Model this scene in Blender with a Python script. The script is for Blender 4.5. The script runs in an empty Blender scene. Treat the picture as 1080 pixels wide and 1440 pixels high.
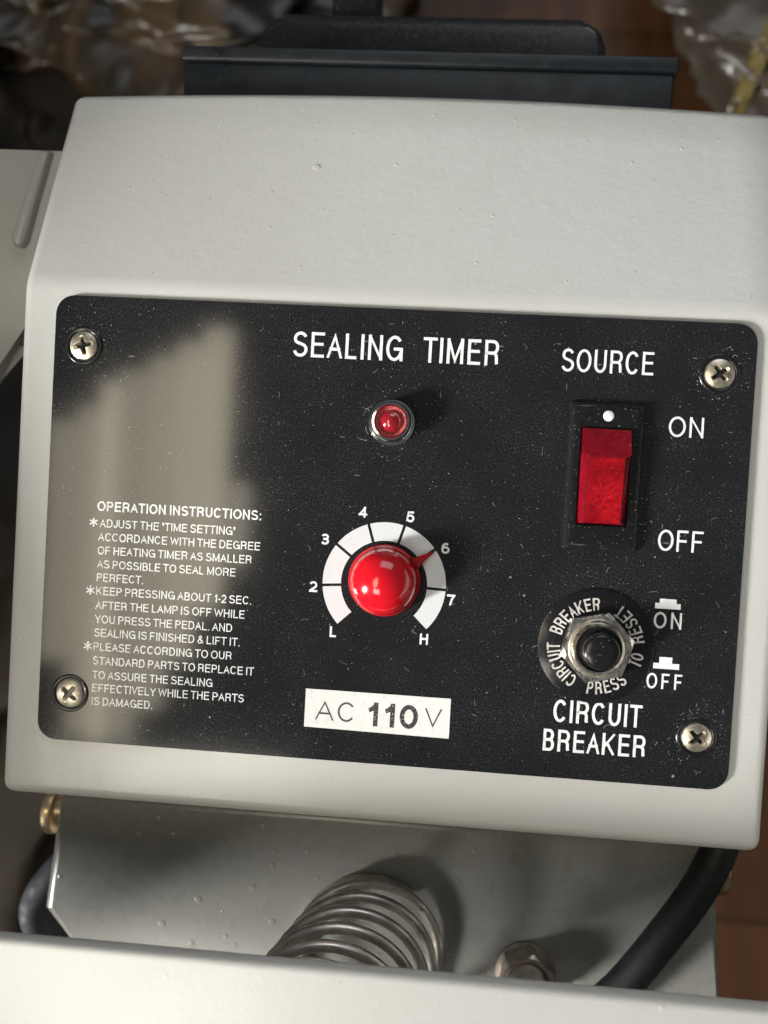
import bpy, bmesh, math, random
from mathutils import Matrix, Vector, noise
random.seed(7)
C = bpy.context.scene.collection
S = bpy.context.scene
PI = math.pi

# ------------------------------------------------------------------ camera, world, lamps, exposure
# Panel frame: millimetres, x right, y up the control plate, z out of it, origin at the plate's centre.
TILT = math.radians(18)
FLOOR = 0.28
PM = Matrix.Translation((0, 0, FLOOR)) @ Matrix.Rotation(TILT, 4, 'X')
PMI = PM.inverted()

def P(x, y, z):
    return PM @ Vector((x*.001, y*.001, z*.001))

def to_panel(w):
    return (PMI @ Vector(w))*1000.0

cam = bpy.data.cameras.new('camera')
cam_o = bpy.data.objects.new('camera', cam); C.objects.link(cam_o)
Rc = Matrix(((0.99646088, -0.0577296, 0.0610983), (0.05619217, 0.99806582, 0.02659075), (-0.0625152, -0.02306339, 0.9977775))).to_4x4()
cam_o.matrix_world = PM @ Matrix.Translation((.010019, .010238, .175237)) @ Rc
cam.sensor_fit = 'VERTICAL'; cam.sensor_height = 36; cam.sensor_width = 27
cam.lens = 36*1150/1440
cam.clip_start = 0.005; cam.clip_end = 50
cam.dof.use_dof = True; cam.dof.focus_distance = 0.174; cam.dof.aperture_fstop = 11.5
S.camera = cam_o

S.render.engine = 'CYCLES'
S.view_settings.view_transform = 'Standard'
S.view_settings.look = 'None'
S.view_settings.exposure = 0.0
S.view_settings.gamma = 1.0

w = bpy.data.worlds.new('World'); S.world = w; w.use_nodes = True
w.node_tree.nodes['Background'].inputs[0].default_value = (.85, .93, 1, 1)
w.node_tree.nodes['Background'].inputs[1].default_value = 0.085

def area(name, pos, target, size, size_y, power, col=(1, 1, 1), shape='RECTANGLE'):
    l = bpy.data.lights.new(name, 'AREA'); l.shape = shape; l.size = size; l.size_y = size_y
    l.energy = power; l.color = col
    o = bpy.data.objects.new(name, l); C.objects.link(o)
    a = P(*pos); b = P(*target)
    o.matrix_world = Matrix.Translation(a) @ (b-a).to_track_quat('-Z', 'Y').to_matrix().to_4x4()
    return o

KEY = Vector((-.82, -.40, .42)).normalized()
key = area('window_key', tuple(KEY*2000), (25, 10, 0), .25, .50, 2.85, (1, .98, .945))
key.data.spread = math.radians(30)
top = area('overhead_soft', (200, 1400, 800), (0, 20, -20), 1.0, .7, 4.6, (.90, .95, 1))
def refl(p, z):      # plate point whose mirror image of the lens meets height z
    k = (175.0+z)/175.0
    return (10+(p[0]-10)*k, 10+(p[1]-10)*k)
# lamp strips of unequal height, added to shape the reflection in the plate
LZ = 800; KL = (175.0+LZ)/175.0
for px_, py_, w_, h_, L_ in ((-72.5, -5.0, 6.43, 53.0, .75), (-66.3, -11.3, 5.29, 72.6, .8), (-61.8, -9.2, 3.99, 79.3, 1.38), (-56.5, -7.6, 6.68, 81.6, .72),
                             (-50.2, -2.2, 6.33, 77.3, .88), (-44.2, 5.1, 6.3, 69.1, 1.05), (-38.3, 12.5, 6.42, 61.4, 1.15), (-32.1, .7, 4.53, 18.5, .8)):
    cx, cy = refl((px_, py_), LZ); sx, sy = w_*KL*.001, h_*KL*.001
    o = area('reflection_strip', (cx, cy, LZ), (cx, cy, 0), sx, sy, 5.6*L_*PI*sx*sy, (1, .89, .68))
    o.matrix_world = PM @ Matrix.Translation((cx*.001, cy*.001, LZ*.001))
o = area('reflection_strip', (-305, -475, LZ), (-305, -475, 0), .305, .285, 8.5*PI*.305*.285, (1, .94, .82))  # added lamp whose reflection brightens the left of the cast base
o.matrix_world = PM @ Matrix.Translation((-.305, -.475, .8))

# ------------------------------------------------------------------ material helpers
class NT:
    def __init__(s, name):
        s.m = bpy.data.materials.new(name); s.m.use_nodes = True
        s.t = s.m.node_tree; s.b = s.t.nodes['Principled BSDF']
    def n(s, kind, **kw):
        x = s.t.nodes.new(kind)
        for k, v in kw.items():
            if hasattr(x, k): setattr(x, k, v)
            else: x.inputs[k.replace('_', ' ')].default_value = v
        return x
    def l(s, a, b): s.t.links.new(a, b)
    def co(s):
        if not hasattr(s, '_co'): s._co = s.n('ShaderNodeTexCoord').outputs['Object']
        return s._co
    def noise(s, scale, detail=4, rough=.55, vec=None):
        x = s.n('ShaderNodeTexNoise'); x.inputs['Scale'].default_value = scale
        x.inputs['Detail'].default_value = detail; x.inputs['Roughness'].default_value = rough
        s.l(vec or s.co(), x.inputs['Vector']); return x.outputs['Fac']
    def ramp(s, fac, stops):
        r = s.n('ShaderNodeValToRGB'); e = r.color_ramp.elements
        while len(e) < len(stops): e.new(.5)
        for q, (p, c) in zip(e, stops):
            q.position = p; q.color = c if isinstance(c, tuple) else (c, c, c, 1)
        s.l(fac, r.inputs[0]); return r.outputs[0]
    def math(s, op, a, b=None, clamp=False):
        x = s.n('ShaderNodeMath'); x.operation = op; x.use_clamp = clamp
        for i, v in enumerate((a, b)):
            if v is None: continue
            if isinstance(v, (int, float)): x.inputs[i].default_value = v
            else: s.l(v, x.inputs[i])
        return x.outputs[0]
    def mix(s, fac, a, b):
        x = s.n('ShaderNodeMix'); x.data_type = 'RGBA'
        for i, v in ((0, fac), (6, a), (7, b)):
            if isinstance(v, (int, float)): x.inputs[i].default_value = v
            elif isinstance(v, tuple): x.inputs[i].default_value = v
            else: s.l(v, x.inputs[i])
        return x.outputs[2]
    def dots(s, scale, keep, rmin, rmax, stretch=None):
        """sparse round specks: fraction `keep` of the cells hold a speck of random radius (in cells); returns 0..1"""
        vec = s.co()
        if stretch:
            mp = s.n('ShaderNodeMapping'); mp.inputs['Rotation'].default_value = stretch[1]; mp.inputs['Scale'].default_value = stretch[0]
            s.l(vec, mp.inputs[0]); vec = mp.outputs[0]
        v = s.n('ShaderNodeTexVoronoi'); v.inputs['Scale'].default_value = scale; s.l(vec, v.inputs['Vector'])
        sep = s.n('ShaderNodeSeparateColor'); s.l(v.outputs['Color'], sep.inputs[0])
        gate = s.math('LESS_THAN', sep.outputs[0], keep)
        rad = s.math('ADD', s.math('MULTIPLY', sep.outputs[1], rmax-rmin), rmin)
        d = s.math('SUBTRACT', 1.0, s.math('DIVIDE', v.outputs['Distance'], rad), clamp=True)
        d = s.math('MULTIPLY', d, 2.2, clamp=True)
        return s.math('MULTIPLY', d, gate)
    def bump(s, h, strength, dist):
        x = s.n('ShaderNodeBump'); x.inputs['Strength'].default_value = strength; x.inputs['Distance'].default_value = dist
        s.l(h, x.inputs['Height']); s.l(x.outputs[0], s.b.inputs['Normal']); return x
    def set(s, **kw):
        for k, v in kw.items():
            i = s.b.inputs[k.replace('_', ' ')]
            if hasattr(v, 'node'): s.l(v, i)
            elif isinstance(v, tuple) and len(v) == 3: i.default_value = (*v, 1)
            else: i.default_value = v
        return s

def paint(name, base=(.58, .58, .558), rough=.30, pim=.42, dens=.26, big_r=.16):
    a = NT(name)
    big = a.noise(18, 5)
    col = a.mix(a.ramp(big, [(.35, 0.0), (.7, 1.0)]), (*base, 1), (base[0]*.965, base[1]*.96, base[2]*.95, 1))
    specks = a.math('MAXIMUM', a.dots(420, .12, .05, .17), a.math('MULTIPLY', a.dots(1100, .12, .08, .25), .6))
    grime = a.ramp(a.noise(900, 3, .7), [(.66, 0.0), (.78, 1.0)])
    gm = a.math('MULTIPLY', grime, a.ramp(a.noise(60, 3), [(.55, 0.0), (.76, .4)]))
    col = a.mix(a.math('MULTIPLY', specks, .45), col, (.16, .12, .08, 1))
    col = a.mix(gm, col, (.24, .20, .15, 1))
    pimple = a.math('ADD', a.dots(260, dens, .07, big_r), a.math('MULTIPLY', a.dots(90, .10, .03, .11), 2.0))
    h = a.math('ADD', a.math('MULTIPLY', pimple, .6*pim), a.math('ADD', a.math('MULTIPLY', a.noise(260, 3), .35), a.math('MULTIPLY', a.noise(1100, 2), .12)))
    a.bump(h, .42, .0005)
    a.set(Base_Color=col, Roughness=a.ramp(a.noise(140, 4), [(.3, rough-.01), (.75, rough+.06)]), Coat_Weight=.25, Coat_Roughness=.18)
    return a.m

def plate_mat(name):
    a = NT(name)
    fine = a.dots(2600, .16, .14, .42)
    mid = a.dots(1100, .14, .06, .22)
    big = a.dots(300, .10, .03, .11)
    fib = a.math('MAXIMUM', a.dots(700, .05, .05, .16, ((1, .22, 1), (0, 0, .6))), a.dots(640, .05, .05, .16, ((.25, 1, 1), (0, 0, -.5))))
    patch = a.ramp(a.noise(70, 4), [(.3, .30), (.7, 1.0)])
    film = a.math('MULTIPLY', a.ramp(a.noise(2800, 4, .7), [(.42, 0.0), (.78, 1.0)]), .075)
    d = a.math('MAXIMUM', a.math('MULTIPLY', fine, .26), a.math('MAXIMUM', a.math('MULTIPLY', mid, .5), a.math('MAXIMUM', big, a.math('MULTIPLY', fib, .45))))
    d = a.math('ADD', a.math('MULTIPLY', a.math('MULTIPLY', d, patch), .8), a.math('MULTIPLY', film, patch), clamp=True)
    col = a.mix(d, (.009, .0098, .0115, 1), (.50, .48, .45, 1))
    a.set(Base_Color=col, Roughness=a.math('ADD', a.math('MULTIPLY', d, .5), .085), Specular_IOR_Level=.6)
    a.bump(a.noise(160, 2), .012, .0002)
    return a.m

def plain(name, base, rough, metal=0.0, dust=0.0, noise_amt=.12, scale=300, bump=.06, **kw):
    a = NT(name)
    f = a.noise(scale, 4)
    col = a.mix(a.ramp(f, [(.3, 0.0), (.7, 1.0)]), tuple(c*(1-noise_amt) for c in base)+(1,), tuple(min(1, c*(1+noise_amt)) for c in base)+(1,))
    if dust:
        d = a.math('MAXIMUM', a.math('MULTIPLY', a.dots(2400, .16, .12, .38), .5), a.dots(900, .12, .05, .2))
        col = a.mix(a.math('MULTIPLY', d, dust), col, (.5, .47, .43, 1))
    a.set(Base_Color=col, Metallic=metal, Roughness=a.ramp(a.noise(scale*1.7, 3), [(.3, max(.02, rough*.75)), (.75, min(1, rough*1.3))]))
    if bump: a.bump(f, bump, .0003)
    a.set(**kw)
    return a.m

M = {}
M['paint'] = paint('cream_paint')
M['paint_shaded'] = paint('shaded_cast_paint', (.255, .252, .232), .26, .95, .65, .30)  # darkened copy of the paint, shade under the housing put into its colour
M['paint_bar'] = paint('bar_paint', (.56, .56, .54), .34, .25)
M['paint_side'] = paint('side_casting_paint', (.40, .395, .37), .32)
M['plate'] = plate_mat('dusty_black_plate')
a = NT('white_print')
a.set(Base_Color=a.mix(a.ramp(a.noise(2600, 4, .7), [(.30, .5), (.44, 0.0)]), (.80, .82, .83, 1), (.35, .36, .36, 1)), Roughness=.12); M['print'] = a.m
a = NT('dial_print')
a.set(Base_Color=a.mix(a.math('MAXIMUM', a.math('MULTIPLY', a.dots(900, .18, .05, .2), .4), a.ramp(a.noise(700, 4, .7), [(.58, 0.0), (.8, .35)])), (.64, .66, .68, 1), (.3, .29, .27, 1)), Roughness=.4); M['dial'] = a.m
a = NT('sticker_paper')
a.set(Base_Color=a.mix(a.math('MAXIMUM', a.dots(1300, .1, .05, .2), a.ramp(a.noise(900, 4, .7), [(.56, 0.0), (.8, .5)])), (.74, .74, .72, 1), (.33, .31, .28, 1)), Roughness=.45); M['sticker'] = a.m
a = NT('toner_print')
a.set(Base_Color=a.mix(a.ramp(a.noise(2200, 3, .7), [(.56, 0.0), (.66, .8)]), (.018, .018, .02, 1), (.55, .54, .52, 1)), Roughness=.6); M['toner'] = a.m
M['ink'] = plain('thin_ink', (.05, .05, .055), .6, bump=0)
M['nickel'] = plain('nickel_screw', (.78, .70, .56), .38, 1.0, .25, .15, 900, .15)
M['chrome'] = plain('chrome', (.78, .77, .74), .10, 1.0, .12, .06, 800, .04)
M['nut'] = plain('worn_nickel', (.80, .76, .69), .30, 1.0, .10, .25, 500, .12)
M['shaded_steel'] = plain('shaded_steel', (.46, .41, .36), .38, 1.0, 0, .3, 300, .1)  # darkened steel, the nut's shade put into its colour
M['spring'] = plain('spring_steel', (.60, .56, .50), .36, 1.0, 0, .35, 160, .1)
M['brass'] = plain('brass_bolt', (.62, .48, .29), .35, 1.0, 0, .15, 500, .1)
M['blackpl'] = plain('black_plastic', (.010, .010, .011), .22, 0, .55, .2, 700, .08)
M['disc'] = plain('black_label_disc', (.010, .010, .012), .16, 0, .35, .2, 700, .04)
M['rubber'] = plain('blue_black_rubber', (.007, .0095, .012), .45, 0, .22, .25, 90, .2)
M['cord'] = plain('black_cord', (.006, .0065, .008), .62, 0, .05, .2, 200, .1)
M['cordb'] = plain('blue_grey_cord', (.009, .011, .016), .7, 0, .05, .2, 200, .1)
M['etch'] = plain('silver_etch', (.62, .60, .56), .4, .2, 0, .2, 900, 0)
M['dot'] = plain('white_dot', (.82, .82, .80), .4, bump=0)
a = NT('red_knob')
a.set(Base_Color=a.mix(a.math('MULTIPLY', a.dots(900, .10, .04, .15), .5), (.62, .006, .016, 1), (.8, .55, .5, 1)), Roughness=a.ramp(a.noise(300, 4), [(.35, .06), (.75, .16)]),
      Coat_Weight=.7, Coat_Roughness=.17, Subsurface_Weight=.25, Subsurface_Scale=.004)
a.b.inputs['Subsurface Radius'].default_value = (1, .1, .05); M['knob'] = a.m
M['pointer'] = plain('dark_red_pointer', (.36, .008, .012), .25, 0, .1, .1, 400, .03)
a = NT('red_lens'); a.set(Base_Color=(.38, .012, .025), Roughness=.08, Coat_Weight=1.0, Coat_Roughness=.03, Transmission_Weight=.25, Subsurface_Weight=.2, Subsurface_Scale=.002); M['lens'] = a.m
a = NT('red_reflector'); a.set(Base_Color=a.mix(a.ramp(a.noise(2500, 3), [(.45, 0.0), (.7, 1.0)]), (.30, .03, .04, 1), (.55, .22, .22, 1)), Roughness=.3); M['reflector'] = a.m
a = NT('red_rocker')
blot = a.math('MULTIPLY', a.ramp(a.noise(1300, 4, .7), [(.34, .15), (.66, 1.0)]), a.ramp(a.noise(130, 2), [(.38, .35), (.6, 1.0)]))  # uneven bright red puts light glowing through the rocker into the colour
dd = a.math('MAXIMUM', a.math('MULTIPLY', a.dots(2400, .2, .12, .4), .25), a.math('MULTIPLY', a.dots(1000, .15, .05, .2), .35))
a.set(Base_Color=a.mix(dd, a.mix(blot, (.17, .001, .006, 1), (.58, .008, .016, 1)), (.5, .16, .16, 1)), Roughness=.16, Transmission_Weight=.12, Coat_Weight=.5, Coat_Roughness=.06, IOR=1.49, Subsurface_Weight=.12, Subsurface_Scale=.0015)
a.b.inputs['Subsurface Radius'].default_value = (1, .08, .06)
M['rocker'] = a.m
M['rocker_shaded'] = plain('red_rocker_shaded', (.17, .002, .009), .14, 0, .25, .25, 500, .03, Coat_Weight=.5, Coat_Roughness=.05)  # darker copy of the rocker red, shade of flanks and top painted in

# ------------------------------------------------------------------ mesh helpers
ORG = {}
def build(name, bm, mat, parent=None, origin=(0, 0, 0), smooth=None, label=None, flat=None):
    """one mesh object; bm is in panel millimetres, origin is its pivot in panel millimetres"""
    o3 = Vector(origin)
    for v in bm.verts: v.co = (v.co-o3)*.001
    bmesh.ops.recalc_face_normals(bm, faces=bm.faces)
    me = bpy.data.meshes.new(name); bm.to_mesh(me); bm.free()
    o = bpy.data.objects.new(name, me); C.objects.link(o)
    for m in (mat if isinstance(mat, list) else [mat]): me.materials.append(m)
    if smooth is not None:
        for p in me.polygons: p.use_smooth = True
        if flat:
            for p in me.polygons:
                if p.area > flat*1e-6: p.use_smooth = False
        me.set_sharp_from_angle(angle=math.radians(smooth))
    ORG[o.name] = o3
    if parent is not None:
        o.parent = parent; o.location = (o3-ORG[parent.name])*.001
    else:
        o.matrix_world = PM @ Matrix.Translation(o3*.001)
    if label: o['label'] = label
    return o

def tag(o, label, cat, group=None):
    o['label'] = label; o['category'] = cat
    if group: o['group'] = group
    return o

def thing(name, origin, label, cat):
    o = bpy.data.objects.new(name, None); C.objects.link(o); o.empty_display_size = .02
    o.matrix_world = PM @ Matrix.Translation(Vector(origin)*.001); ORG[o.name] = Vector(origin)
    return tag(o, label, cat)

def BM(): return bmesh.new()

def box(bm, x0, x1, y0, y1, z0, z1, bev=0, seg=3):
    r = bmesh.ops.create_cube(bm, size=1)
    vs = r['verts']
    for v in vs:
        v.co = Vector(((x0+x1)/2+v.co.x*(x1-x0), (y0+y1)/2+v.co.y*(y1-y0), (z0+z1)/2+v.co.z*(z1-z0)))
    if bev:
        es = list({e for v in vs for e in v.link_edges})
        bmesh.ops.bevel(bm, geom=es, offset=bev, segments=seg, profile=.5, affect='EDGES')
    return bm

def prism(bm, pts, z0, z1, bev=0, seg=3, top_only=False):
    n = len(pts)
    lo = [bm.verts.new((x, y, z0)) for x, y in pts]; hi = [bm.verts.new((x, y, z1)) for x, y in pts]
    f0 = bm.faces.new(lo[::-1]); f1 = bm.faces.new(hi)
    for i in range(n): bm.faces.new((lo[i], lo[(i+1) % n], hi[(i+1) % n], hi[i]))
    if bev:
        es = list(f1.edges) + ([] if top_only else list(f0.edges))
        bmesh.ops.bevel(bm, geom=es, offset=bev, segments=seg, profile=.5, affect='EDGES')
    return bm

def rrect(x0, x1, y0, y1, r, n=8):
    out = []
    for cx, cy, a0 in ((x1-r, y1-r, 0), (x0+r, y1-r, 90), (x0+r, y0+r, 180), (x1-r, y0+r, 270)):
        for i in range(n+1):
            t = math.radians(a0+90*i/n); out.append((cx+r*math.cos(t), cy+r*math.sin(t)))
    return out

def lathe(bm, prof, cx, cy, n=64, cap=True):
    rings = []
    for r, z in prof:
        if r < 1e-6: rings.append([bm.verts.new((cx, cy, z))])
        else: rings.append([bm.verts.new((cx+r*math.cos(2*PI*i/n), cy+r*math.sin(2*PI*i/n), z)) for i in range(n)])
    for a, b in zip(rings, rings[1:]):
        for i in range(n):
            j = (i+1) % n
            if len(a) == 1 and len(b) == 1: continue
            if len(a) == 1: bm.faces.new((a[0], b[i], b[j]))
            elif len(b) == 1: bm.faces.new((a[i], a[j], b[0]))
            else: bm.faces.new((a[i], a[j], b[j], b[i]))
    return bm

def tube(bm, pts, r, n=14, caps=True):
    pts = [Vector(p) for p in pts]
    t0 = (pts[1]-pts[0]).normalized()
    up = t0.orthogonal().normalized(); rings = []
    for i, p in enumerate(pts):
        t = (pts[min(i+1, len(pts)-1)]-pts[max(i-1, 0)]).normalized()
        up = (up-t*up.dot(t)).normalized(); s = t.cross(up)
        rings.append([bm.verts.new(p+(up*math.cos(2*PI*k/n)+s*math.sin(2*PI*k/n))*r) for k in range(n)])
    for a, b in zip(rings, rings[1:]):
        for k in range(n): bm.faces.new((a[k], a[(k+1) % n], b[(k+1) % n], b[k]))
    if caps: bm.faces.new(rings[0][::-1]); bm.faces.new(rings[-1])
    return bm

def catmull(pts, n=12):
    pts = [Vector(p) for p in pts]; q = [pts[0]*2-pts[1]]+pts+[pts[-1]*2-pts[-2]]; out = []
    for i in range(1, len(q)-2):
        for k in range(n):
            t = k/n; a, b, c, d = q[i-1:i+3]
            out.append(.5*((2*b)+(c-a)*t+(2*a-5*b+4*c-d)*t*t+(3*b-a-3*c+d)*t**3))
    out.append(pts[-1]); return out

# ------------------------------------------------------------------ lettering: a plain grotesque alphabet drawn as strokes
def arc(cx, cy, rx, ry, a0, a1, n=12):
    return [(cx+rx*math.cos(math.radians(a0+(a1-a0)*i/n)), cy+ry*math.sin(math.radians(a0+(a1-a0)*i/n))) for i in range(n+1)]
def glyph_table():
    S_ = arc(.5, .745, .46, .255, 22, 180, 12)+arc(.5, .745, .46, .21, 192, 262, 6)+arc(.5, .27, .5, .235, 80, 0, 8)[1:]+arc(.5, .27, .5, .27, -12, -165, 14)
    g = {
     'A': (.875, .01, [[(0, 0), (.5, 1), (1, 0)], [(.19, .34), (.81, .34)]]),
     'B': (.735, .1, [[(0, 0), (0, 1), (.55, 1)]+arc(.55, .76, .38, .24, 90, -90)+[(0, .52)], [(.3, .52), (.6, .52)]+arc(.6, .26, .4, .26, 90, -90)+[(0, 0)]]),
     'C': (.88, .06, [arc(.5, .5, .5, .5, 38, 322, 26)]),
     'D': (.81, .1, [[(0, 0), (0, 1), (.5, 1)]+arc(.5, .5, .5, .5, 90, -90, 18)+[(0, 0)]]),
     'E': (.73, .1, [[(1, 1), (0, 1), (0, 0), (1, 0)], [(0, .53), (.92, .53)]]),
     'F': (.68, .1, [[(1, 1), (0, 1), (0, 0)], [(0, .5), (.85, .5)]]),
     'G': (.92, .06, [arc(.5, .5, .5, .5, 40, 345, 26), [(1, 0), (1, .47)], [(1, .47), (.55, .47)]]),
     'H': (.79, .1, [[(0, 0), (0, 1)], [(1, 0), (1, 1)], [(0, .53), (1, .53)]]),
     'I': (None, .12, [[(.5, 0), (.5, 1)]]),
     'J': (.56, .04, [[(1, 1), (1, .28)]+arc(.5, .28, .5, .28, 0, -180, 14)]),
     'K': (.83, .1, [[(0, 0), (0, 1)], [(1, 1), (0, .34)], [(.33, .56), (1, 0)]]),
     'L': (.63, .1, [[(0, 1), (0, 0), (1, 0)]]),
     'M': (.94, .1, [[(0, 0), (0, 1)], [(0, 1), (.5, 0), (1, 1)], [(1, 0), (1, 1)]]),
     'N': (.79, .1, [[(0, 0), (0, 1)], [(0, 1), (1, 0)], [(1, 0), (1, 1)]]),
     'O': (.95, .06, [arc(.5, .5, .5, .5, 90, 450, 36)]),
     'P': (.74, .1, [[(0, 0), (0, 1), (.6, 1)]+arc(.6, .735, .4, .265, 90, -90)+[(0, .47)]]),
     'R': (.80, .1, [[(0, 0), (0, 1), (.6, 1)]+arc(.6, .745, .38, .255, 90, -90)+[(0, .49)], [(.62, .49)]+arc(.62, .27, .30, .22, 80, 0, 6)+[(.93, .1), (.97, 0)]]),
     'S': (.81, .06, [S_]),
     'T': (.80, .02, [[(0, 1), (1, 1)], [(.5, 0), (.5, 1)]]),
     'U': (.78, .1, [[(0, 1), (0, .36)]+arc(.5, .36, .5, .36, 180, 360, 18)+[(1, 1)]]),
     'V': (.86, .01, [[(0, 1), (.5, 0), (1, 1)]]),
     'W': (1.24, .01, [[(0, 1), (.25, 0), (.5, 1), (.75, 0), (1, 1)]]),
     'Y': (.87, .01, [[(0, 1), (.5, .42), (1, 1)], [(.5, 0), (.5, .42)]]),
     '0': (.66, .05, [arc(.5, .5, .5, .5, 90, 450, 32)]),
     '1': (.36, .12, [[(1, 0), (1, 1)], [(0, .74), (.45, .80), (1, 1)]]),
     '2': (.66, .05, [arc(.5, .70, .48, .30, 165, -10, 16)+[(.93, .52), (.5, .28), (.1, .1), (0, 0)], [(0, 0), (1, 0)]]),
     '3': (.66, .05, [arc(.5, .76, .45, .24, 160, -90, 16), arc(.5, .27, .5, .27, 90, -162, 18), [(.36, .53), (.55, .53)]]),
     '4': (.68, .04, [[(.74, 1), (0, .27)], [(0, .25), (1, .25)], [(.74, 0), (.74, 1)]]),
     '5': (.66, .05, [[(.92, 1), (.2, 1), (.08, .48)]+arc(.5, .32, .5, .32, 140, -160, 20)]),
     '6': (.66, .05, [arc(.5, .31, .5, .31, 90, 450, 26), arc(.55, .5, .55, .5, 55, 190, 16)]),
     '7': (.66, .05, [[(0, 1), (1, 1)], [(1, .98), (.62, .55), (.42, 0)]]),
     '.': (None, .12, [[(.5, 0), (.5, .005)]]),
     ':': (None, .12, [[(.5, 0), (.5, .005)], [(.5, .62), (.5, .625)]]),
     '-': (.34, .06, [[(0, .38), (1, .38)]]),
     '"': (.26, .06, [[(0, .74), (0, 1)], [(1, .74), (1, 1)]]),
     '&': (.86, .05, [[(1, 0), (.28, .68)]+arc(.45, .81, .2, .19, 190, -20, 12)+[(.58, .66), (.15, .42)]+arc(.36, .25, .34, .25, 150, 300, 12)+[(.75, .22), (.88, .46)]]),
    }
    return g
GL = glyph_table()

def ribbon(pts, wd):
    """left and right edges of a stroke of width wd, mitred, with square ends on straight finishes"""
    pts = [Vector((p[0], p[1])) for p in pts]
    q = [pts[0]]
    for p in pts[1:]:
        if (p-q[-1]).length > wd*.02: q.append(p)
    if len(q) < 2: q = [pts[0], pts[0]+Vector((0, wd*.03))]
    closed = (q[0]-q[-1]).length < wd*.1 and len(q) > 8
    if closed: q[-1] = q[0].copy()
    else:
        for e in (0, -1):
            d = (q[0]-q[1]) if e == 0 else (q[-1]-q[-2]); L = d.length; d.normalize()
            if len(q) <= 5 or min(abs(d.x), abs(d.y)) < .02: q[e] = q[e]+d*wd/2
    n = len(q); out = []
    for i in range(n):
        a = (q[i]-q[i-1]).normalized() if i else ((q[1]-q[0]).normalized() if not closed else (q[0]-q[-2]).normalized())
        b = (q[i+1]-q[i]).normalized() if i < n-1 else (a if not closed else (q[1]-q[0]).normalized())
        na = Vector((-a.y, a.x)); nb = Vector((-b.y, b.x)); m = na+nb
        if m.length < .05: m = na
        m.normalize(); k = wd/2/max(.18, m.dot(na))
        out.append((q[i]+m*k, q[i]-m*k))
    return out

def write(bm, s, x0, x1, yb, h, z, sw=.13, space=1.0, fn=None):
    """s fitted between x0 and x1, baseline yb, capital height h, stroke sw (fraction of h)"""
    wd = sw*h; x = 0; runs = []
    for ch in s:
        if ch == ' ': x += .36*space; continue
        W, sb, st = GL[ch]
        if W is None: W = sw
        sb = (sb+.015)*space
        runs.append((ch, x+sb, x+sb+W)); x += W+2*sb
    lo = runs[0][1]; hi = runs[-1][2]
    thin = {'I', '.', ':'}
    k = (x1-x0)/(hi-lo); lay = 0
    for ch, a, b in runs:
        ga, gb = x0+(a-lo)*k, x0+(b-lo)*k
        if ch in thin: c = (ga+gb)/2; ga, gb = c-wd/2, c+wd/2
        for i, st in enumerate(GL[ch][2]):
            pts = [(ga+wd/2+p[0]*(gb-ga-wd), yb+wd/2+p[1]*(h-wd)) for p in st]
            rb_ = ribbon(pts, wd); zz = z+.0025*i; prev = None
            for l_, r_ in rb_:
                pr_ = []
                for v in (l_, r_):
                    p = Vector((min(max(v.x, ga), gb), min(max(v.y, yb), yb+h), zz))
                    pr_.append(bm.verts.new(fn(p) if fn else p))
                if prev:
                    try: bm.faces.new((prev[0], prev[1], pr_[1], pr_[0]))
                    except ValueError: pass
                prev = pr_

# ------------------------------------------------------------------ floor
def wood_mat():
    a = NT('brown_floorboards')
    mp = a.n('ShaderNodeMapping'); mp.inputs['Scale'].default_value = (14, 1.2, 1); a.l(a.co(), mp.inputs[0])
    g = a.noise(6, 6, .6, mp.outputs[0])
    br = a.n('ShaderNodeTexBrick'); a.l(a.co(), br.inputs['Vector'])
    br.inputs['Scale'].default_value = 1.0; br.inputs['Brick Width'].default_value = 1.1; br.inputs['Row Height'].default_value = .11
    br.inputs['Mortar Size'].default_value = .002
    br.inputs['Color1'].default_value = (.8, .8, .8, 1); br.inputs['Color2'].default_value = (1, 1, 1, 1); br.inputs['Mortar'].default_value = (.55, .55, .55, 1)
    col = a.ramp(g, [(.3, (.055, .021, .0075, 1)), (.7, (.105, .044, .016, 1))])
    mx = a.n('ShaderNodeMix'); mx.data_type = 'RGBA'; mx.blend_type = 'MULTIPLY'; mx.inputs[0].default_value = 1
    a.l(col, mx.inputs[6]); a.l(br.outputs['Color'], mx.inputs[7])
    a.set(Base_Color=mx.outputs[2], Roughness=.45); a.bump(g, .1, .001)
    return a.m
bm = BM(); bmesh.ops.create_grid(bm, x_segments=4, y_segments=4, size=3)
me = bpy.data.meshes.new('floor'); bm.to_mesh(me); bm.free(); me.materials.append(wood_mat())
fl = bpy.data.objects.new('floor', me); C.objects.link(fl); fl['kind'] = 'structure'

# ------------------------------------------------------------------ the sealing machine
foot = to_panel((0, -.03, 0))
mach = thing('sealing_machine', tuple(foot), 'cream painted heat sealing machine with a black control plate, red knob and red switch', 'sealing machine')

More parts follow.
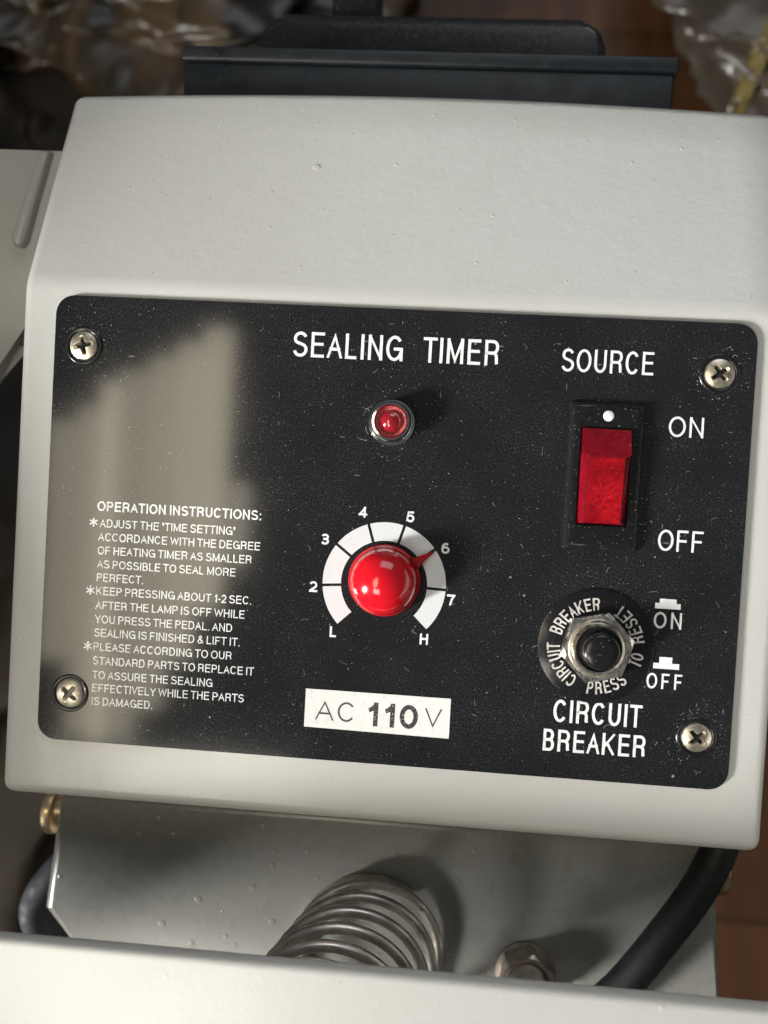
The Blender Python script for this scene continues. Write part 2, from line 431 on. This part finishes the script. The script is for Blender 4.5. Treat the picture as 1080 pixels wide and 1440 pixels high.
# control housing: profile in y,z swept along x
def housing():
    bm = BM()
    prof = [(-62.6, -1), (-40, -1), (-10, -1), (20, -1), (49.6, -1)]
    a1 = math.radians(23.5); R = 11.0; y0 = 49.6
    for i in range(1, 11):
        t = a1*i/10; prof.append((y0+R*math.sin(t), -1-R*(1-math.cos(t))))
    y1, z1 = prof[-1]
    L = (103.6-y1)/math.cos(a1)
    for i in range(1, 5): prof.append((y1+L*i/4*math.cos(a1), z1-L*i/4*math.sin(a1)))
    yt, zt = prof[-1]
    prof += [(yt-2, -92), (-62.6, -92)]
    N = 16; n = len(prof); grid = []
    for k in range(N+1):
        x = (-83.6+167.2*k/N); row = []
        for y, z in prof:
            up = max(0, min(1, (y-54)/48)); crown = 2.2*(1-(x/83)**2)*up
            row.append(bm.verts.new((x*(1+.012*up), y+crown, z)))
        grid.append(row)
    for a, b in zip(grid, grid[1:]):
        for i in range(n): bm.faces.new((a[i], a[(i+1) % n], b[(i+1) % n], b[i]))
    bm.faces.new(grid[0][::-1]); bm.faces.new(grid[-1])
    bmesh.ops.recalc_face_normals(bm, faces=bm.faces)
    es = [e for e in bm.edges if e.calc_face_angle(0) > math.radians(40)]
    bmesh.ops.bevel(bm, geom=es, offset=2.8, segments=5, profile=.5, affect='EDGES')
    return bm
build('control_housing', housing(), M['paint'], mach, (0, 20, -45), 35)

# cast base below it with a neck behind, chamfered at its lower left
bm = BM()
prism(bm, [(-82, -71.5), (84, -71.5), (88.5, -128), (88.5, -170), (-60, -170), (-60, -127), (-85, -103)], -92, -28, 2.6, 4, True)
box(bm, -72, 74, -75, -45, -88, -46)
build('cast_base', bm, M['paint_shaded'], mach, (0, -100, -60), 35, None, 400)

# column from the base down to the floor
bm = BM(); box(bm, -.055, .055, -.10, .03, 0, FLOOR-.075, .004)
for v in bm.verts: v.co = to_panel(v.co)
build('column', bm, M['paint_shaded'], mach, tuple(foot), 35)
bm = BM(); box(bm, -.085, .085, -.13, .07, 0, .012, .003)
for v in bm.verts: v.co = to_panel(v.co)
build('foot_plate', bm, M['paint_shaded'], mach, tuple(foot), 35)

# casting on the left with a raised rib
bm = BM()
prof = [(88, -20), (75, -20), (64, -20.3)] + [(64-46*math.sin(t*PI/16), -20.3-52*(1-math.cos(t*PI/16))) for t in range(1, 9)]
prof += [(y-4, z-9) for y, z in reversed(prof[1:])] + [(88, -29)]
lo = [bm.verts.new((-150, y, z)) for y, z in prof]; hi = [bm.verts.new((-82.5-max(0, 66-y)*.6-max(0, 44-y)*.6, y, z)) for y, z in prof]
bm.faces.new(lo); bm.faces.new(hi[::-1])
for i in range(len(prof)):
    j = (i+1) % len(prof); bm.faces.new((lo[i], lo[j], hi[j], hi[i]))
es = [e for e in bm.edges if e.calc_face_angle(0) > math.radians(40)]
bmesh.ops.bevel(bm, geom=es, offset=1.6, segments=3, profile=.5, affect='EDGES')
br = build('side_bracket', bm, M['paint_side'], mach, (-100, 60, -50), 40)
bm = BM(); prism(bm, [(-90.0, 87.3), (-96.0, 66.3), (-95.4, 64.5), (-93.6, 64.2), (-92.6, 65.4), (-87.2, 87.3)], -24, -17.6, 1.2, 3, True)
build('rib', bm, M['paint_side'], br, (-92, 75, -20), 40)

# black pieces behind the housing
bm = BM(); box(bm, -60.6, 63.2, 70, 117.4, -74, -34, .7)
rc = build('rear_cover', bm, M['rubber'], mach, (0, 100, -50), 35, None, 150)
bm = BM(); box(bm, -61.2, 64.2, 117.4, 121.2, -76, -33, .8)
build('lip', bm, M['rubber'], rc, (0, 119, -50), 35, None, 150)
bm = BM(); prism(bm, rrect(-47.5, 50, 95, 143.6, 7), -74, -58, 2, 3, True)
rb = build('rear_block', bm, M['blackpl'], mach, (0, 120, -66), 35)
bm = BM(); box(bm, -27.8, -13.6, 130, 210, -72, -62, 1.5)
build('post', bm, M['blackpl'], rb, (-20, 160, -66), 35)

# brass bolts through the sides of the base
for x0, x1, y in ((-91.0, -78, -82.5), (80, 91.6, -84)):
    bm = BM(); s = -1 if x0 < 0 else 1
    prof = [(0, 0), (5.2, 0), (6.2, .8), (6.4, 2.2), (6.1, 3.0), (4.6, 3.2), (4.6, 13)]
    lathe(bm, prof, 0, 0, 40)
    rot = Matrix.Rotation(s*PI/2, 3, 'Y')
    for v in bm.verts:
        p = rot @ Vector((v.co.x, v.co.y, -v.co.z)); v.co = Vector(((x0 if s < 0 else x1)+p.x, y+p.y, -42+p.z))
    build('side_bolt', bm, M['brass'], mach, (x0, y, -42), 40)

# control plate
plate = build('control_plate', prism(BM(), rrect(-75, 75, -49, 49, 4), -1.0, 0, .12, 2, True), M['plate'], mach, (0, 0, 0))
ZP = .03
def lettering(items, label, mat='print', parent=None, z=ZP):
    bm = BM()
    for it in items: write(bm, *it[:5], z, *it[5:])
    c = bm.verts[:] ; 
    return build('lettering', bm, M[mat], parent or plate, (items[0][1], items[0][3], z), None, label)
lettering([('SEALING', -22.3, 1.4, 37.9, 5.4, .122), ('TIMER', 5.7, 21.8, 37.9, 5.4, .122)], 'white title reading SEALING TIMER')
lettering([('SOURCE', 35.0, 54.1, 37.4, 4.85, .115)], 'white word SOURCE')
lettering([('ON', 58.0, 65.2, 24.8, 4.3, .115, 1.1)], 'white word ON beside the switch')
lettering([('OFF', 57.3, 66.6, .8, 4.5, .115)], 'white word OFF beside the switch')
lettering([('ON', 57.5, 63.3, -15.6, 3.5, .135, 1.7)], 'small white word ON under a button symbol')
lettering([('OFF', 56.8, 64.2, -28.4, 3.3, .135, 1.9)], 'small white word OFF under a button symbol')
lettering([('CIRCUIT', 37.8, 56.4, -37.0, 4.85, .132), ('BREAKER', 36.0, 57.5, -43.3, 4.7, .132)], 'white words CIRCUIT BREAKER')
for (a0, a1, a2, a3), (b0, b1, b2, b3) in (((57.6, 62.9, -11.4, -10.2), (58.5, 62.0, -10.2, -9.3)), ((58.0, 63.4, -24.1, -22.9), (59.2, 61.9, -22.9, -21.6))):
    bm = BM()
    prism(bm, [(a0, a2), (a1, a2), (a1, a3), (b1, b2), (b1, b3), (b0, b3), (b0, b2), (a0, a3)], ZP-.01, ZP)
    build('button_symbol', bm, M['print'], plate, (a0, a2, ZP))

LINES = [('OPERATION INSTRUCTIONS:', -63.7, -27.3, 2.2, 2.15, .165),
 ('ADJUST THE "TIME SETTING"', -63.0, -32.8, -1.35, 1.8), ('ACCORDANCE WITH THE DEGREE', -63.2, -27.2, -4.35, 1.8),
 ('OF HEATING TIMER AS SMALLER', -63.2, -28.9, -7.35, 1.8), ('AS POSSIBLE TO SEAL MORE', -63.2, -32.3, -10.35, 1.8),
 ('PERFECT.', -63.1, -52.7, -13.3, 1.8), ('KEEP PRESSING ABOUT 1-2 SEC.', -63.1, -28.5, -16.25, 1.8),
 ('AFTER THE LAMP IS OFF WHILE', -63.1, -29.8, -19.4, 1.8), ('YOU PRESS THE PEDAL. AND', -63.1, -32.4, -22.5, 1.8),
 ('SEALING IS FINISHED & LIFT IT.', -63.1, -30.6, -25.5, 1.8), ('PLEASE ACCORDING TO OUR', -63.1, -32.2, -28.6, 1.8),
 ('STANDARD PARTS TO REPLACE IT', -63.1, -27.1, -31.7, 1.8), ('TO ASSURE THE SEALING', -63.1, -36.1, -34.85, 1.8),
 ('EFFECTIVELY WHILE THE PARTS', -63.0, -29.0, -37.75, 1.8), ('IS DAMAGED.', -62.9, -49.3, -40.7, 1.8)]
bm = BM()
for L in LINES: write(bm, L[0], L[1], L[2], L[3], L[4], ZP, L[5] if len(L) > 5 else .135, .8)
for y in (-.35, -15.35, -27.7):
    for k in range(3):
        t = PI/2+k*PI/3; d = Vector((math.cos(t), math.sin(t), 0)); nn = Vector((-d.y, d.x, 0))*.17
        c = Vector((-64.4, y, ZP+.004*k)); d = d*1.0
        bm.faces.new([bm.verts.new(q) for q in (c+d+nn, c-d+nn, c-d-nn, c+d-nn)])
build('lettering', bm, M['print'], plate, (-63, 0, ZP), None, 'small white operation instructions in capitals')

# dial marking
DC = (0.14, -9.9)
bm = BM()
angs = [224, 184.5, 143.2, 107.5, 73.5, 37.5, -2.0, -43.5]
for a1_, a0_ in zip(angs, angs[1:]):
    g0 = 0 if a0_ == angs[-1] else .30; g1 = 0 if a1_ == angs[0] else .30
    vin, vout = [], []
    for i in range(13):
        for rad, lst in ((9.3, vin), (13.3, vout)):
            lo_ = math.radians(a0_)+g0/rad; hi_ = math.radians(a1_)-g1/rad
            t = lo_+(hi_-lo_)*i/12; lst.append(bm.verts.new((DC[0]+rad*math.cos(t), DC[1]+rad*math.sin(t), ZP)))
    for i in range(12): bm.faces.new((vin[i], vin[i+1], vout[i+1], vout[i]))
build('dial_ring', bm, M['dial'], plate, (*DC, ZP), None, 'white ring scale around the red knob')
bm = BM()
for s, x, y, wd in (('2', -15.1, -12.6, 1.75), ('3', -13.1, -2.2, 1.75), ('4', -5.2, 4.1, 1.9), ('5', 5.0, 3.7, 1.75), ('6', 12.9, -2.6, 1.75), ('7', 14.7, -13.6, 1.75), ('L', -10.3, -22.1, 1.4), ('H', 9.4, -22.4, 1.8)):
    write(bm, s, x-wd/2 if s not in '2' else x-wd/2, x+wd/2, y, 2.35, ZP, .19)
build('lettering', bm, M['print'], plate, (*DC, ZP), None, 'white dial figures 2 to 7 with L and H')

# screws of the plate
def screw(cx, cy, rot):
    bm = BM(); R = 3.25; NR, NA = 26, 96; rows = []
    ca, sa = math.cos(rot), math.sin(rot)
    for i in range(NR+1):
        r = R*i/NR; row = []
        for k in range(NA if i else 1):
            t = 2*PI*k/NA; x, y = r*math.cos(t), r*math.sin(t)
            z = .95-.75*(r/R)**2.2 if r < R*.93 else .25-.5*(r/R-.93)/.07
            u, v = x*ca+y*sa, -x*sa+y*ca
            d = 0
            for a_, b_ in ((u, v), (v, u)):
                wd = .62-.10*abs(a_)
                if abs(a_) < 2.05: d = max(d, max(0, min(1, (wd-abs(b_))/.16))*min(1, (2.05-abs(a_))/.5)*(1.5-.35*abs(a_)))
            row.append(bm.verts.new((cx+x, cy+y, z-d)))
        rows.append(row)
    for k in range(NA): bm.faces.new((rows[0][0], rows[1][k], rows[1][(k+1) % NA]))
    for a_, b_ in zip(rows[1:], rows[2:]):
        for k in range(NA): bm.faces.new((a_[k], b_[k], b_[(k+1) % NA], a_[(k+1) % NA]))
    o = build('plate_screw', bm, M['nickel'], mach, (cx, cy, 0), 30)
    bm = BM(); lathe(bm, [(R+.02, .02), (R+.45, .26), (R+.75, .22), (R+.95, .015)], cx, cy, 64)
    build('washer', bm, M['blackpl'], o, (cx, cy, 0), 40)
for q in ((-68.4, 38.1, .25), (67.7, 38.4, .62), (67.9, -38.1, .75), (-67.9, -38.4, .9)): screw(*q)

# pilot lamp
LC = (-.1, 24.7)
bm = BM(); lathe(bm, [(4.9, .02), (4.9, .5), (4.25, 1.0), (4.25, 3.6), (3.95, 4.3), (3.55, 4.35), (3.25, 3.9), (2.9, 2.4), (2.6, 2.2)], *LC, 64)
pl = build('pilot_lamp', bm, M['chrome'], mach, (*LC, 0), 50)
bm = BM(); lathe(bm, [(3.28, 3.85), (2.45, 2.9), (0, 2.8)], *LC, 48); build('reflector', bm, M['reflector'], pl, (*LC, 3), 60)
bm = BM(); lathe(bm, [(2.35, 2.75)]+[(2.35*math.cos(t*PI/20), 2.95+1.7*math.sin(t*PI/20)) for t in range(0, 10)]+[(0, 4.65)], *LC, 48)
build('lens', bm, M['lens'], pl, (*LC, 3), 60)

# timer knob
KC = (.2, -9.1)
bm = BM(); R = 7.25
lathe(bm, [(0, .05), (7.75, .05), (7.8, .3), (7.55, .9), (R, 1.3), (R*.985, 2.6)]+[(R*.97*math.cos(t*PI/32), 2.7+6.2*math.sin(t*PI/32)) for t in range(1, 16)]+[(0, 8.9)], *KC, 96)
kn = build('timer_knob', bm, M['knob'], mach, (*KC, 0), 50)
bm = BM(); t = math.atan2(-2.3+9.1, 10.43-.2); d = Vector((math.cos(t), math.sin(t))); nn = Vector((-d.y, d.x))
pp = [Vector(KC)+d*5.6+nn*2.0, Vector(KC)+d*5.6-nn*2.0, Vector(KC)+d*8.6-nn*.95, Vector(KC)+d*12.4-nn*.10, Vector(KC)+d*12.4+nn*.10, Vector(KC)+d*8.6+nn*.95]
prism(bm, [tuple(p) for p in pp], .7, 1.5, .15, 2, True); build('pointer', bm, M['pointer'], kn, (*KC, 1), 30)

# rocker switch
bm = BM()
X0, X1, Y0, Y1 = 37.3, 52.6, .3, 31.1; ox0, ox1, oy0, oy1 = 39.7, 50.2, 5.4, 25.8
o4 = [(X0, Y0), (X1, Y0), (X1, Y1), (X0, Y1)]; i4 = [(ox0, oy0), (ox1, oy0), (ox1, oy1), (ox0, oy1)]; e = .9
m4 = [(X0+e, Y0+e), (X1-e, Y0+e), (X1-e, Y1-e), (X0+e, Y1-e)]
rings = [[bm.verts.new((x, y, z)) for x, y in q] for q, z in ((o4, .02), (o4, .9), (m4, 1.9), (i4, 1.9), (i4, .25))]
for A_, B_ in zip(rings, rings[1:]):
    for k in range(4): bm.faces.new((A_[k], A_[(k+1) % 4], B_[(k+1) % 4], B_[k]))
bm.faces.new(rings[-1])
bmesh.ops.bevel(bm, geom=[e_ for e_ in bm.edges if all(v.co.z > .5 for v in e_.verts)], offset=.18, segments=2, affect='EDGES')
sw = build('power_switch', bm, M['blackpl'], mach, (45, 15.7, 0), 30)
bm = BM()
q = {}
for k, p in dict(a0=(39.9, 25.6, .3), a1=(50.0, 25.6, .3), t0=(39.9, 25.6, 2.3), t1=(50.0, 25.6, 2.3), c0=(39.9, 20.4, 3.9), c1=(50.0, 20.4, 3.9),
                 d0=(41.2, 19.6, 4.05), d1=(48.7, 19.6, 4.05), e0=(41.2, 5.9, 2.9), e1=(48.7, 5.9, 2.9), f0=(39.9, 5.6, .3), f1=(50.0, 5.6, .3), g0=(39.9, 19.4, 2.2), g1=(50.0, 19.4, 2.2), h0=(39.9, 5.6, 1.3), h1=(50.0, 5.6, 1.3)).items(): q[k] = bm.verts.new(p)
for f in ('a0 a1 t1 t0', 't0 t1 c1 c0', 'c0 c1 d1 d0', 'd0 d1 e1 e0', 'e0 e1 h1 h0', 'h0 h1 f1 f0', 'd0 e0 h0 g0', 'd1 g1 h1 e1', 'c0 d0 g0', 'c1 g1 d1', 'f0 f1 a1 a0'):
    bm.faces.new([q[k] for k in f.split()])
bm.faces.new([q[k] for k in 'a0 t0 c0 g0 h0 f0'.split()]); bm.faces.new([q[k] for k in 'a1 f1 h1 g1 c1 t1'.split()])
bmesh.ops.recalc_face_normals(bm, faces=bm.faces)
bmesh.ops.bevel(bm, geom=[e_ for e_ in bm.edges if min(v.co.z for v in e_.verts) > 1.2], offset=.16, segments=2, affect='EDGES')
rk = build('rocker', bm, [M['rocker'], M['rocker_shaded']], sw, (45, 15.7, 2), 22, None, 8)
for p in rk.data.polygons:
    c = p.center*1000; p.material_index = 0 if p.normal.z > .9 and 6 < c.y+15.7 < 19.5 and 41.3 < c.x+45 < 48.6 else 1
bm = BM(); lathe(bm, [(1.12, 1.9), (1.1, 2.0), (.9, 2.08), (0, 2.1)], 45.1, 28.3, 32); build('indicator_dot', bm, M['dot'], sw, (45.1, 28.3, 2), 60)

# circuit breaker
BC = (45.7, -20.2)
bm = BM(); lathe(bm, [(12.15, .02), (12.15, .35), (11.95, .45), (0, .45)], *BC, 96)
cb = build('circuit_breaker', bm, M['disc'], mach, (*BC, 0), 30)
bm = BM()
def arc_text(s, a_from, a_to, outward=True, r0=7.5, h=2.75):
    # letters are spaced by their own widths between the two angles
    rr = r0+h/2
    def fn(p):
        if outward: t = math.radians(a_from)-p.x/rr; r = r0+p.y
        else: t = math.radians(a_from)+p.x/rr; r = r0+h-p.y
        return Vector((BC[0]+r*math.cos(t), BC[1]+r*math.sin(t), .47+p.z))
    write(bm, s, 0, math.radians(abs(a_to-a_from))*rr, 0, h, 0, .14, 1.0, fn)
arc_text('CIRCUIT', 243, 179); arc_text('BREAKER', 165, 88); arc_text('PRESS', 262, 315, False); arc_text('TO', 336, 354, False); arc_text('RESET', 368, 424, False)
build('lettering', bm, M['etch'], cb, (*BC, .5), None, 'silver ring of words CIRCUIT BREAKER PRESS TO RESET')
def hexnut(bm, cx, cy, Rv, rin, z0, z1, rot):
    vs = []
    n = 96
    def hexr(t, f=1.0):
        q = (t-rot) % (PI/3)-PI/6; return Rv*math.cos(PI/6)/math.cos(q)
    rows = []
    for f in range(5):
        row = []
        for k in range(n):
            t = 2*PI*k/n+rot; hr = hexr(t); rc = Rv*.90
            if f == 0: r, z = hr, z0
            elif f == 1: r, z = hr, z1-max(0, (hr-rc))*.55-.35
            elif f == 2: r, z = min(hr, rc)-.15, z1-.02
            elif f == 3: r, z = rin+.7, z1
            else: r, z = rin, z1-.7
            row.append(bm.verts.new((cx+r*math.cos(t), cy+r*math.sin(t), z)))
        rows.append(row)
    rows.append([bm.verts.new((cx+rin*math.cos(2*PI*k/n+rot), cy+rin*math.sin(2*PI*k/n+rot), z0)) for k in range(n)])
    for A_, B_ in zip(rows, rows[1:]):
        for k in range(n): bm.faces.new((A_[k], A_[(k+1) % n], B_[(k+1) % n], B_[k]))
bm = BM(); hexnut(bm, *BC, 7.75, 5.5, .47, 3.2, math.radians(14)); build('hex_nut', bm, M['nut'], cb, (*BC, 1), 28)
bm = BM(); lathe(bm, [(5.5, .5), (5.5, 3.9), (5.2, 4.3), (4.75, 4.2), (4.6, 2.2), (3.6, 2.2)], *BC, 64); build('collar', bm, M['nut'], cb, (*BC, 2), 40)
bm = BM(); lathe(bm, [(4.55, 2.3), (4.5, 3.6), (3.8, 3.7), (3.75, 7.0), (3.55, 7.4), (3.1, 7.65), (1.6, 7.8), (0, 7.85)], *BC, 64); build('push_button', bm, M['blackpl'], cb, (*BC, 3), 40)

# lint and dust lying on the plate, thicker round the controls
bm = BM(); rnd = random.Random(21)
spots = [(KC, 10.5, 13), (LC, 5, 8), (BC, 12.3, 5), ((45, 15.7), 13, 8), ((-68, 38), 4.3, 4), ((68, 38), 4.3, 4), ((68, -38), 4.3, 4)]
def dust_at():
    if rnd.random() < .55: return rnd.uniform(-74, 74), rnd.uniform(-48, 48)
    (cx, cy), r0, dr = rnd.choice(spots); t = rnd.uniform(0, 2*PI); r_ = r0+abs(rnd.gauss(0, dr*.5)); return cx+r_*math.cos(t), cy+r_*math.sin(t)
for i in range(1500):
    x, y = dust_at()
    if abs(x) > 74 or abs(y) > 48 or (-16.5 < x < 17 and -43 < y < -33): continue
    r_ = .04+.10*rnd.random()**3; t0 = rnd.uniform(0, 6); k = rnd.uniform(.5, 1)
    bm.faces.new([bm.verts.new((x+r_*math.cos(t0+a_), y+r_*k*math.sin(t0+a_), .035+r_*.4)) for a_ in (0, 1.3, 2.5, 3.8, 5)])
for i in range(85):
    x, y = dust_at()
    if abs(x) > 72 or abs(y) > 46 or (-18 < x < 19 and -44 < y < -31): continue
    t = rnd.uniform(0, 2*PI); L_ = rnd.uniform(.5, 2.4); cur = rnd.gauss(0, 1.2); p = []
    for k in range(6):
        p.append((x, y, .06)); t += cur/6; x += L_/6*math.cos(t); y += L_/6*math.sin(t)
    tube(bm, p, rnd.uniform(.018, .035), 5)
du = build('dust_specks', bm, plain('grey_dust', (.42, .40, .37), .9, bump=0), mach, (0, 0, .05), None, 'pale dust specks and lint on the black plate'); du['kind'] = 'stuff'

# voltage sticker
st = build('voltage_sticker', prism(BM(), [(-15.5, -41.95), (15.95, -42.3), (15.95, -33.65), (-15.5, -33.65)], .015, .12), M['sticker'], mach, (0, -38, 0))
lettering([('A', -13.2, -9.1, -40.3, 4.3, .10), ('C', -8.3, -4.5, -40.3, 4.3, .10), ('V', 10.5, 14.2, -40.2, 4.2, .10)], 'thin letters AC and V', 'ink', st, .14)
lettering([('110', -1.7, 9.1, -40.8, 5.2, .19, .9)], 'bold black figure 110', 'toner', st, .14)

# bolt with nut on the base, coil spring between base and press arm
bm = BM(); lathe(bm, [(0, -28.2), (7.4, -28.2), (7.4, -27.3), (6.2, -27.0), (6.2, -28)], 39.2, -107.3, 48)
hexnut(bm, 39.2, -107.3, 7.1, 4.7, -27.2, -22.0, .35)
nt = build('base_bolt', bm, M['shaded_steel'], mach, (39.2, -107.3, -28), 30)
bm = BM(); lathe(bm, [(4.65, -28), (4.65, -19.5), (4.2, -18.7), (0, -18.3)], 39.2, -107.3, 40); build('stud', bm, M['spring'], nt, (39.2, -107.3, -24), 40)
bm = BM(); pts = []
A0 = Vector((.2, -104.4, -26.6)); A1 = Vector((-8.2, -100.3, 18.5)); turns = 6.6; N = int(turns*48)
for i in range(N+1):
    f = i/N; t = 2*PI*turns*f+1; g = min(1, max(0, (f*turns-.8)/(turns-1.4)))
    c = A0.lerp(A1, g); pts.append(c+Vector((17.3*math.cos(t), 17.3*math.sin(t), 0)))
tube(bm, pts, 1.25, 14); build('coil_spring', bm, M['spring'], mach, (0, -104, -10), 60)

# ------------------------------------------------------------------ press arm in front
ar = thing('press_arm', (0, -105, 20), 'bright cream press arm crossing in front of the coil spring', 'press arm')
bm = BM(); box(bm, -150, 150, -135, -77.6, 25.2, 28.7, 1.5, 4)
build('crossbar', bm, M['paint_bar'], ar, (0, -105, 24), 40, None, 800)
for sx in (-1, 1):  # unseen side plates, added so the left one shades the panel's lower left
    bm = BM(); x = 140*sx
    pts = [(-135, 10), (-135, 60), (-100, 53), (14, 29), (70, 17), (95, -20), (95, -60), (20, -60), (-70, -30)]
    lo = [bm.verts.new((x-2, y, z)) for y, z in pts]; hi = [bm.verts.new((x+2, y, z)) for y, z in pts]
    bm.faces.new(lo); bm.faces.new(hi[::-1])
    for i in range(len(pts)):
        j = (i+1) % len(pts); bm.faces.new((lo[i], lo[j], hi[j], hi[i]))
    build('shade_blocker', bm, M['paint_bar'], ar, (x, -40, 20), 40)

# ------------------------------------------------------------------ cords
bm = BM(); tube(bm, catmull([(70, -40, -34), (82, -58, -24), (83, -68, -22.6), (78.6, -80, -22.6), (71.7, -91.6, -22.6), (60.9, -107, -22.6), (47, -121, -22.4), (20, -150, -22), (-10, -190, -60), (-20, -230, -200)]), 4.1, 20)
tag(build('power_cord', bm, M['cord'], None, (70, -92, -22), 60), 'thick black power cord curving down across the right of the cast base', 'cord')
bm = BM(); tube(bm, catmull([(-40, -60, -100), (-70, -90, -84), (-88, -101, -66), (-98, -111, -60), (-102.6, -121, -60), (-99, -131, -62), (-85, -145, -66), (-60, -170, -80), (-30, -200, -120)]), 4.2, 20)
tag(build('power_cord', bm, M['cordb'], None, (-98, -111, -60), 60), 'dark blue grey cord looping out at the lower left of the cast base', 'cord')

# ------------------------------------------------------------------ bags and an added dark form on the floor behind
def crumpled(name, cx, cy, sx, sy, hz, seed, mat, label, amp=.05):
    bm = BM(); bmesh.ops.create_icosphere(bm, subdivisions=6, radius=1)
    sd = Vector((seed*3.1, seed*1.7, seed))
    for v in bm.verts:
        p = v.co.copy(); k = 0
        for f, am in ((1.6, .5), (3.4, .32), (7.5, .16)):
            k += am*(1-2*abs(noise.noise(p*f+sd)))
        r = 1+k*.42
        v.co = Vector((p.x*sx*r, p.y*sy*r, max(0.0, hz*(.75+p.z*r*.8))))
    me = bpy.data.meshes.new(name); bm.to_mesh(me); bm.free(); me.materials.append(mat)
    for p_ in me.polygons: p_.use_smooth = True
    o = bpy.data.objects.new(name, me); C.objects.link(o); o.location = (cx, cy, 0)
    return tag(o, label, 'bag')
a = NT('added_dark_film'); a.set(Base_Color=a.ramp(a.noise(9, 4), [(.4, (.003, .0024, .0018, 1)), (.7, (.034, .022, .011, 1))]), Roughness=.5, Specular_IOR_Level=.25); M['dark_cover'] = a.m
a = NT('clear_plastic_film'); a.set(Base_Color=a.ramp(a.noise(7, 4), [(.4, (.06, .047, .034, 1)), (.7, (.15, .125, .10, 1))]), Roughness=.3, Transmission_Weight=.25); M['film_clear'] = a.m
crumpled('added_dark_form', -.35, .06, .20, .25, .06, 3, M['dark_cover'], 'crumpled dark form added over the floor at the left side', )  # added dark form that turns the left floor near black
a = NT('brown_plastic_film')
mp = a.n('ShaderNodeMapping'); mp.inputs['Scale'].default_value = (3.0, .8, 1); mp.inputs['Rotation'].default_value = (0, 0, .5); a.l(a.co(), mp.inputs[0])
a.set(Base_Color=a.ramp(a.noise(11, 4, .55, mp.outputs[0]), [(.44, (.008, .006, .004, 1)), (.62, (.075, .048, .023, 1))]), Roughness=.34); M['film_brown'] = a.m  # tan streaks put highlights on the film into its colour
crumpled('brown_bag', -.24, .47, .17, .13, .05, 5, M['film_brown'], 'crumpled brown plastic bag with highlights painted as tan streaks on the floor behind the black rear cover')
cbag = crumpled('clear_bag', .325, .465, .15, .16, .06, 9, M['film_clear'], 'crumpled clear plastic bag with a yellow printed mark on the floor at right')

# yellow mark printed on the clear bag, laid on its folds
from mathutils.bvhtree import BVHTree
bvh = BVHTree.FromPolygons([v.co+cbag.location for v in cbag.data.vertices], [tuple(p.vertices) for p in cbag.data.polygons])
bm = BM()
path = [(.176, .335), (.184, .362), (.194, .388), (.198, .36), (.202, .338), (.214, .337), (.226, .372), (.236, .335)]
pts = []
for (x0, y0), (x1, y1) in zip(path, path[1:]):
    for i in range(6): pts.append((x0+(x1-x0)*i/6, y0+(y1-y0)*i/6))
prev = None
for l_, r_ in ribbon(pts, .009):
    q = []
    for v in (l_, (l_+r_)/2, r_):
        h = bvh.ray_cast(Vector((v.x, v.y, .4)), Vector((0, 0, -1)))[0]
        q.append(bm.verts.new(Vector((v.x, v.y, (h.z if h else 0)+.0012))-cbag.location))
    if prev:
        for k in (0, 1): bm.faces.new((prev[k], prev[k+1], q[k+1], q[k]))
    prev = q
me = bpy.data.meshes.new('printed_mark'); bm.to_mesh(me); bm.free()
me.materials.append(plain('yellow_print', (.11, .08, .016), .5, bump=0))
o = bpy.data.objects.new('printed_mark', me); C.objects.link(o); o.parent = cbag
